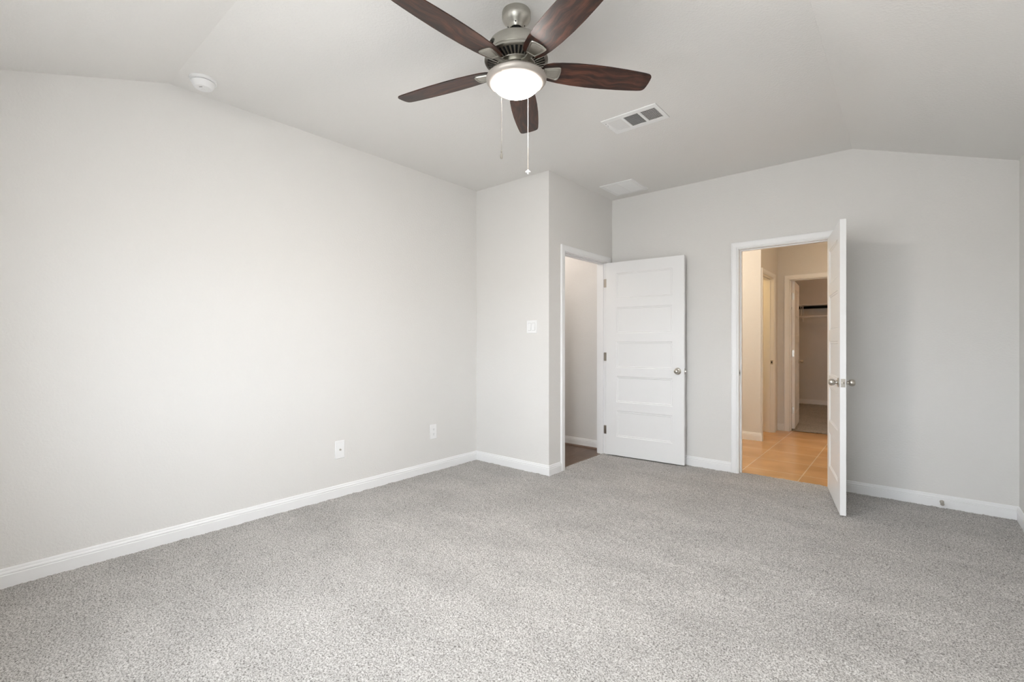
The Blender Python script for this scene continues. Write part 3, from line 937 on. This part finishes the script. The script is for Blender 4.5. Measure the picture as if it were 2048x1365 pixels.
po = thing('power_outlet', 'white duplex power outlet on the left wall nearest the corner', 'power outlet', (XL, 2.847, 0.366), (0, 0, R(90)))
rounded_plate(0.076, 0.134, 0.006, po, 'cover_plate')
for z in (0.0225, -0.0225):
    bm = bmesh.new()
    out = [(0.0165 * math.copysign(min(1, abs(math.cos(t)) * 1.25), math.cos(t)), 0.0145 * math.sin(t)) for t in [2 * PI * i / 28 for i in range(28)]]
    prism(bm, out, 0, 0.0022)
    bmesh.ops.rotate(bm, verts=bm.verts, cent=(0, 0, 0), matrix=Matrix.Rotation(R(90), 3, 'X'))
    rc = obj('receptacle', bm, M_PLASTIC, po, (0, -0.0058, z))
    for xx, hh in ((-0.0063, 0.0085), (0.0063, 0.0070)):
        bm = bmesh.new(); bx(bm, -0.0011, 0.0011, -0.0026, -0.0016, -hh / 2, hh / 2)
        obj('slot', bm, M_GAP, rc, (xx, 0, 0.0025))
    bm = bmesh.new(); lathe(bm, [(0.0, 0.0016), (0.0024, 0.0016), (0.0024, 0.0026), (0.0, 0.0026)], 12, '-Y')
    obj('slot', bm, M_GAP, rc, (0, 0, -0.0075))
bm = bmesh.new(); lathe(bm, [(0.0, 0.0055), (0.003, 0.0062), (0.002, 0.0075), (0.0, 0.0078)], 14, '-Y')
obj('screw', bm, M_PLASTIC, po, smooth=40)

# ------------------------------------------------------------------ door stops on the baseboard
def door_stop(x, z, length, label):
    t = thing('door_stop', label, 'door stop', (x, YB - 0.013, z), (0, 0, 0), 'door stops on the back wall baseboard')
    bm = bmesh.new()
    lathe(bm, [(0.0, -0.001), (0.0125, -0.001), (0.0125, 0.003), (0.008, 0.006), (0.0055, 0.010), (0.0052, length - 0.018), (0.0075, length - 0.016),
               (0.0075, length - 0.012), (0.0, length - 0.012)], 24, '-Y')
    obj('shaft', bm, M_NICKEL, t, smooth=35)
    bm = bmesh.new()
    lathe(bm, [(0.0, length - 0.014), (0.0105, length - 0.014), (0.0115, length - 0.006), (0.0085, length), (0.0, length + 0.001)], 24, '-Y')
    obj('tip', bm, M_NICKEL, t, smooth=40)
door_stop(0.190, 0.043, 0.075, 'small nickel door stop on the baseboard right of the bathroom door')
door_stop(-1.675, 0.048, 0.030, 'door stop on the baseboard behind the free edge of the hall door')

# ------------------------------------------------------------------ closet shelf and rod
sh = thing('closet_shelf', 'pale shelf and clothes rod on the closet back wall beyond the bathroom', 'shelf', (0, YCB, 1.90))
bm = bmesh.new(); bx(bm, -2.6, 0.95, -0.30, 0.0, 0.0, 0.020)
obj('board', bm, M_TRIM, sh, bevel=0.0015)
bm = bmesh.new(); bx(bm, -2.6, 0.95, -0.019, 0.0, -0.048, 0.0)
obj('shaded_cleat', bm, M_DARK, sh)  # near-black colour stands in for the shade under the shelf
for bxx in (-1.56, -0.55):
    bm = bmesh.new()
    bx(bm, bxx - .010, bxx + .010, -0.020, -0.004, -0.30, 0.0)
    bx(bm, bxx - .008, bxx + .008, -0.28, -0.01, -0.012, 0.0)
    tube(bm, [(bxx, -0.012, -0.28), (bxx, -0.14, -0.13), (bxx, -0.27, -0.012)], 0.007, 8)
    tube(bm, [(bxx, -0.20, -0.06), (bxx, -0.235, -0.17), (bxx, -0.265, -0.225), (bxx, -0.29, -0.225), (bxx, -0.305, -0.205)], 0.007, 8)
    obj('bracket', bm, M_TRIM, sh)
bm = bmesh.new(); tube(bm, [(-2.595, 0, 0), (0.945, 0, 0)], 0.021, 24)
obj('hanging_rod', bm, M_TRIM, sh, (0, -0.278, 1.684 - 1.90), smooth=50)

# ------------------------------------------------------------------ windows behind the camera
for n, (a, b) in enumerate(WINDOWS, 1):
    t = 0.035
    zm = (WZ0 + WZ1) / 2
    boxes('window_%d' % n, [(a, a + t, YN - .10, YN - .04, WZ0, WZ1), (b - t, b, YN - .10, YN - .04, WZ0, WZ1), (a, b, YN - .10, YN - .04, WZ0, WZ0 + t),
                            (a, b, YN - .10, YN - .04, WZ1 - t, WZ1), (a, b, YN - .095, YN - .045, zm - .02, zm + .02),
                            (a - .04, b + .04, YN - .04, YN + .03, WZ0 - .025, WZ0)], M_TRIM, label='white sash window behind the camera', cat='window')
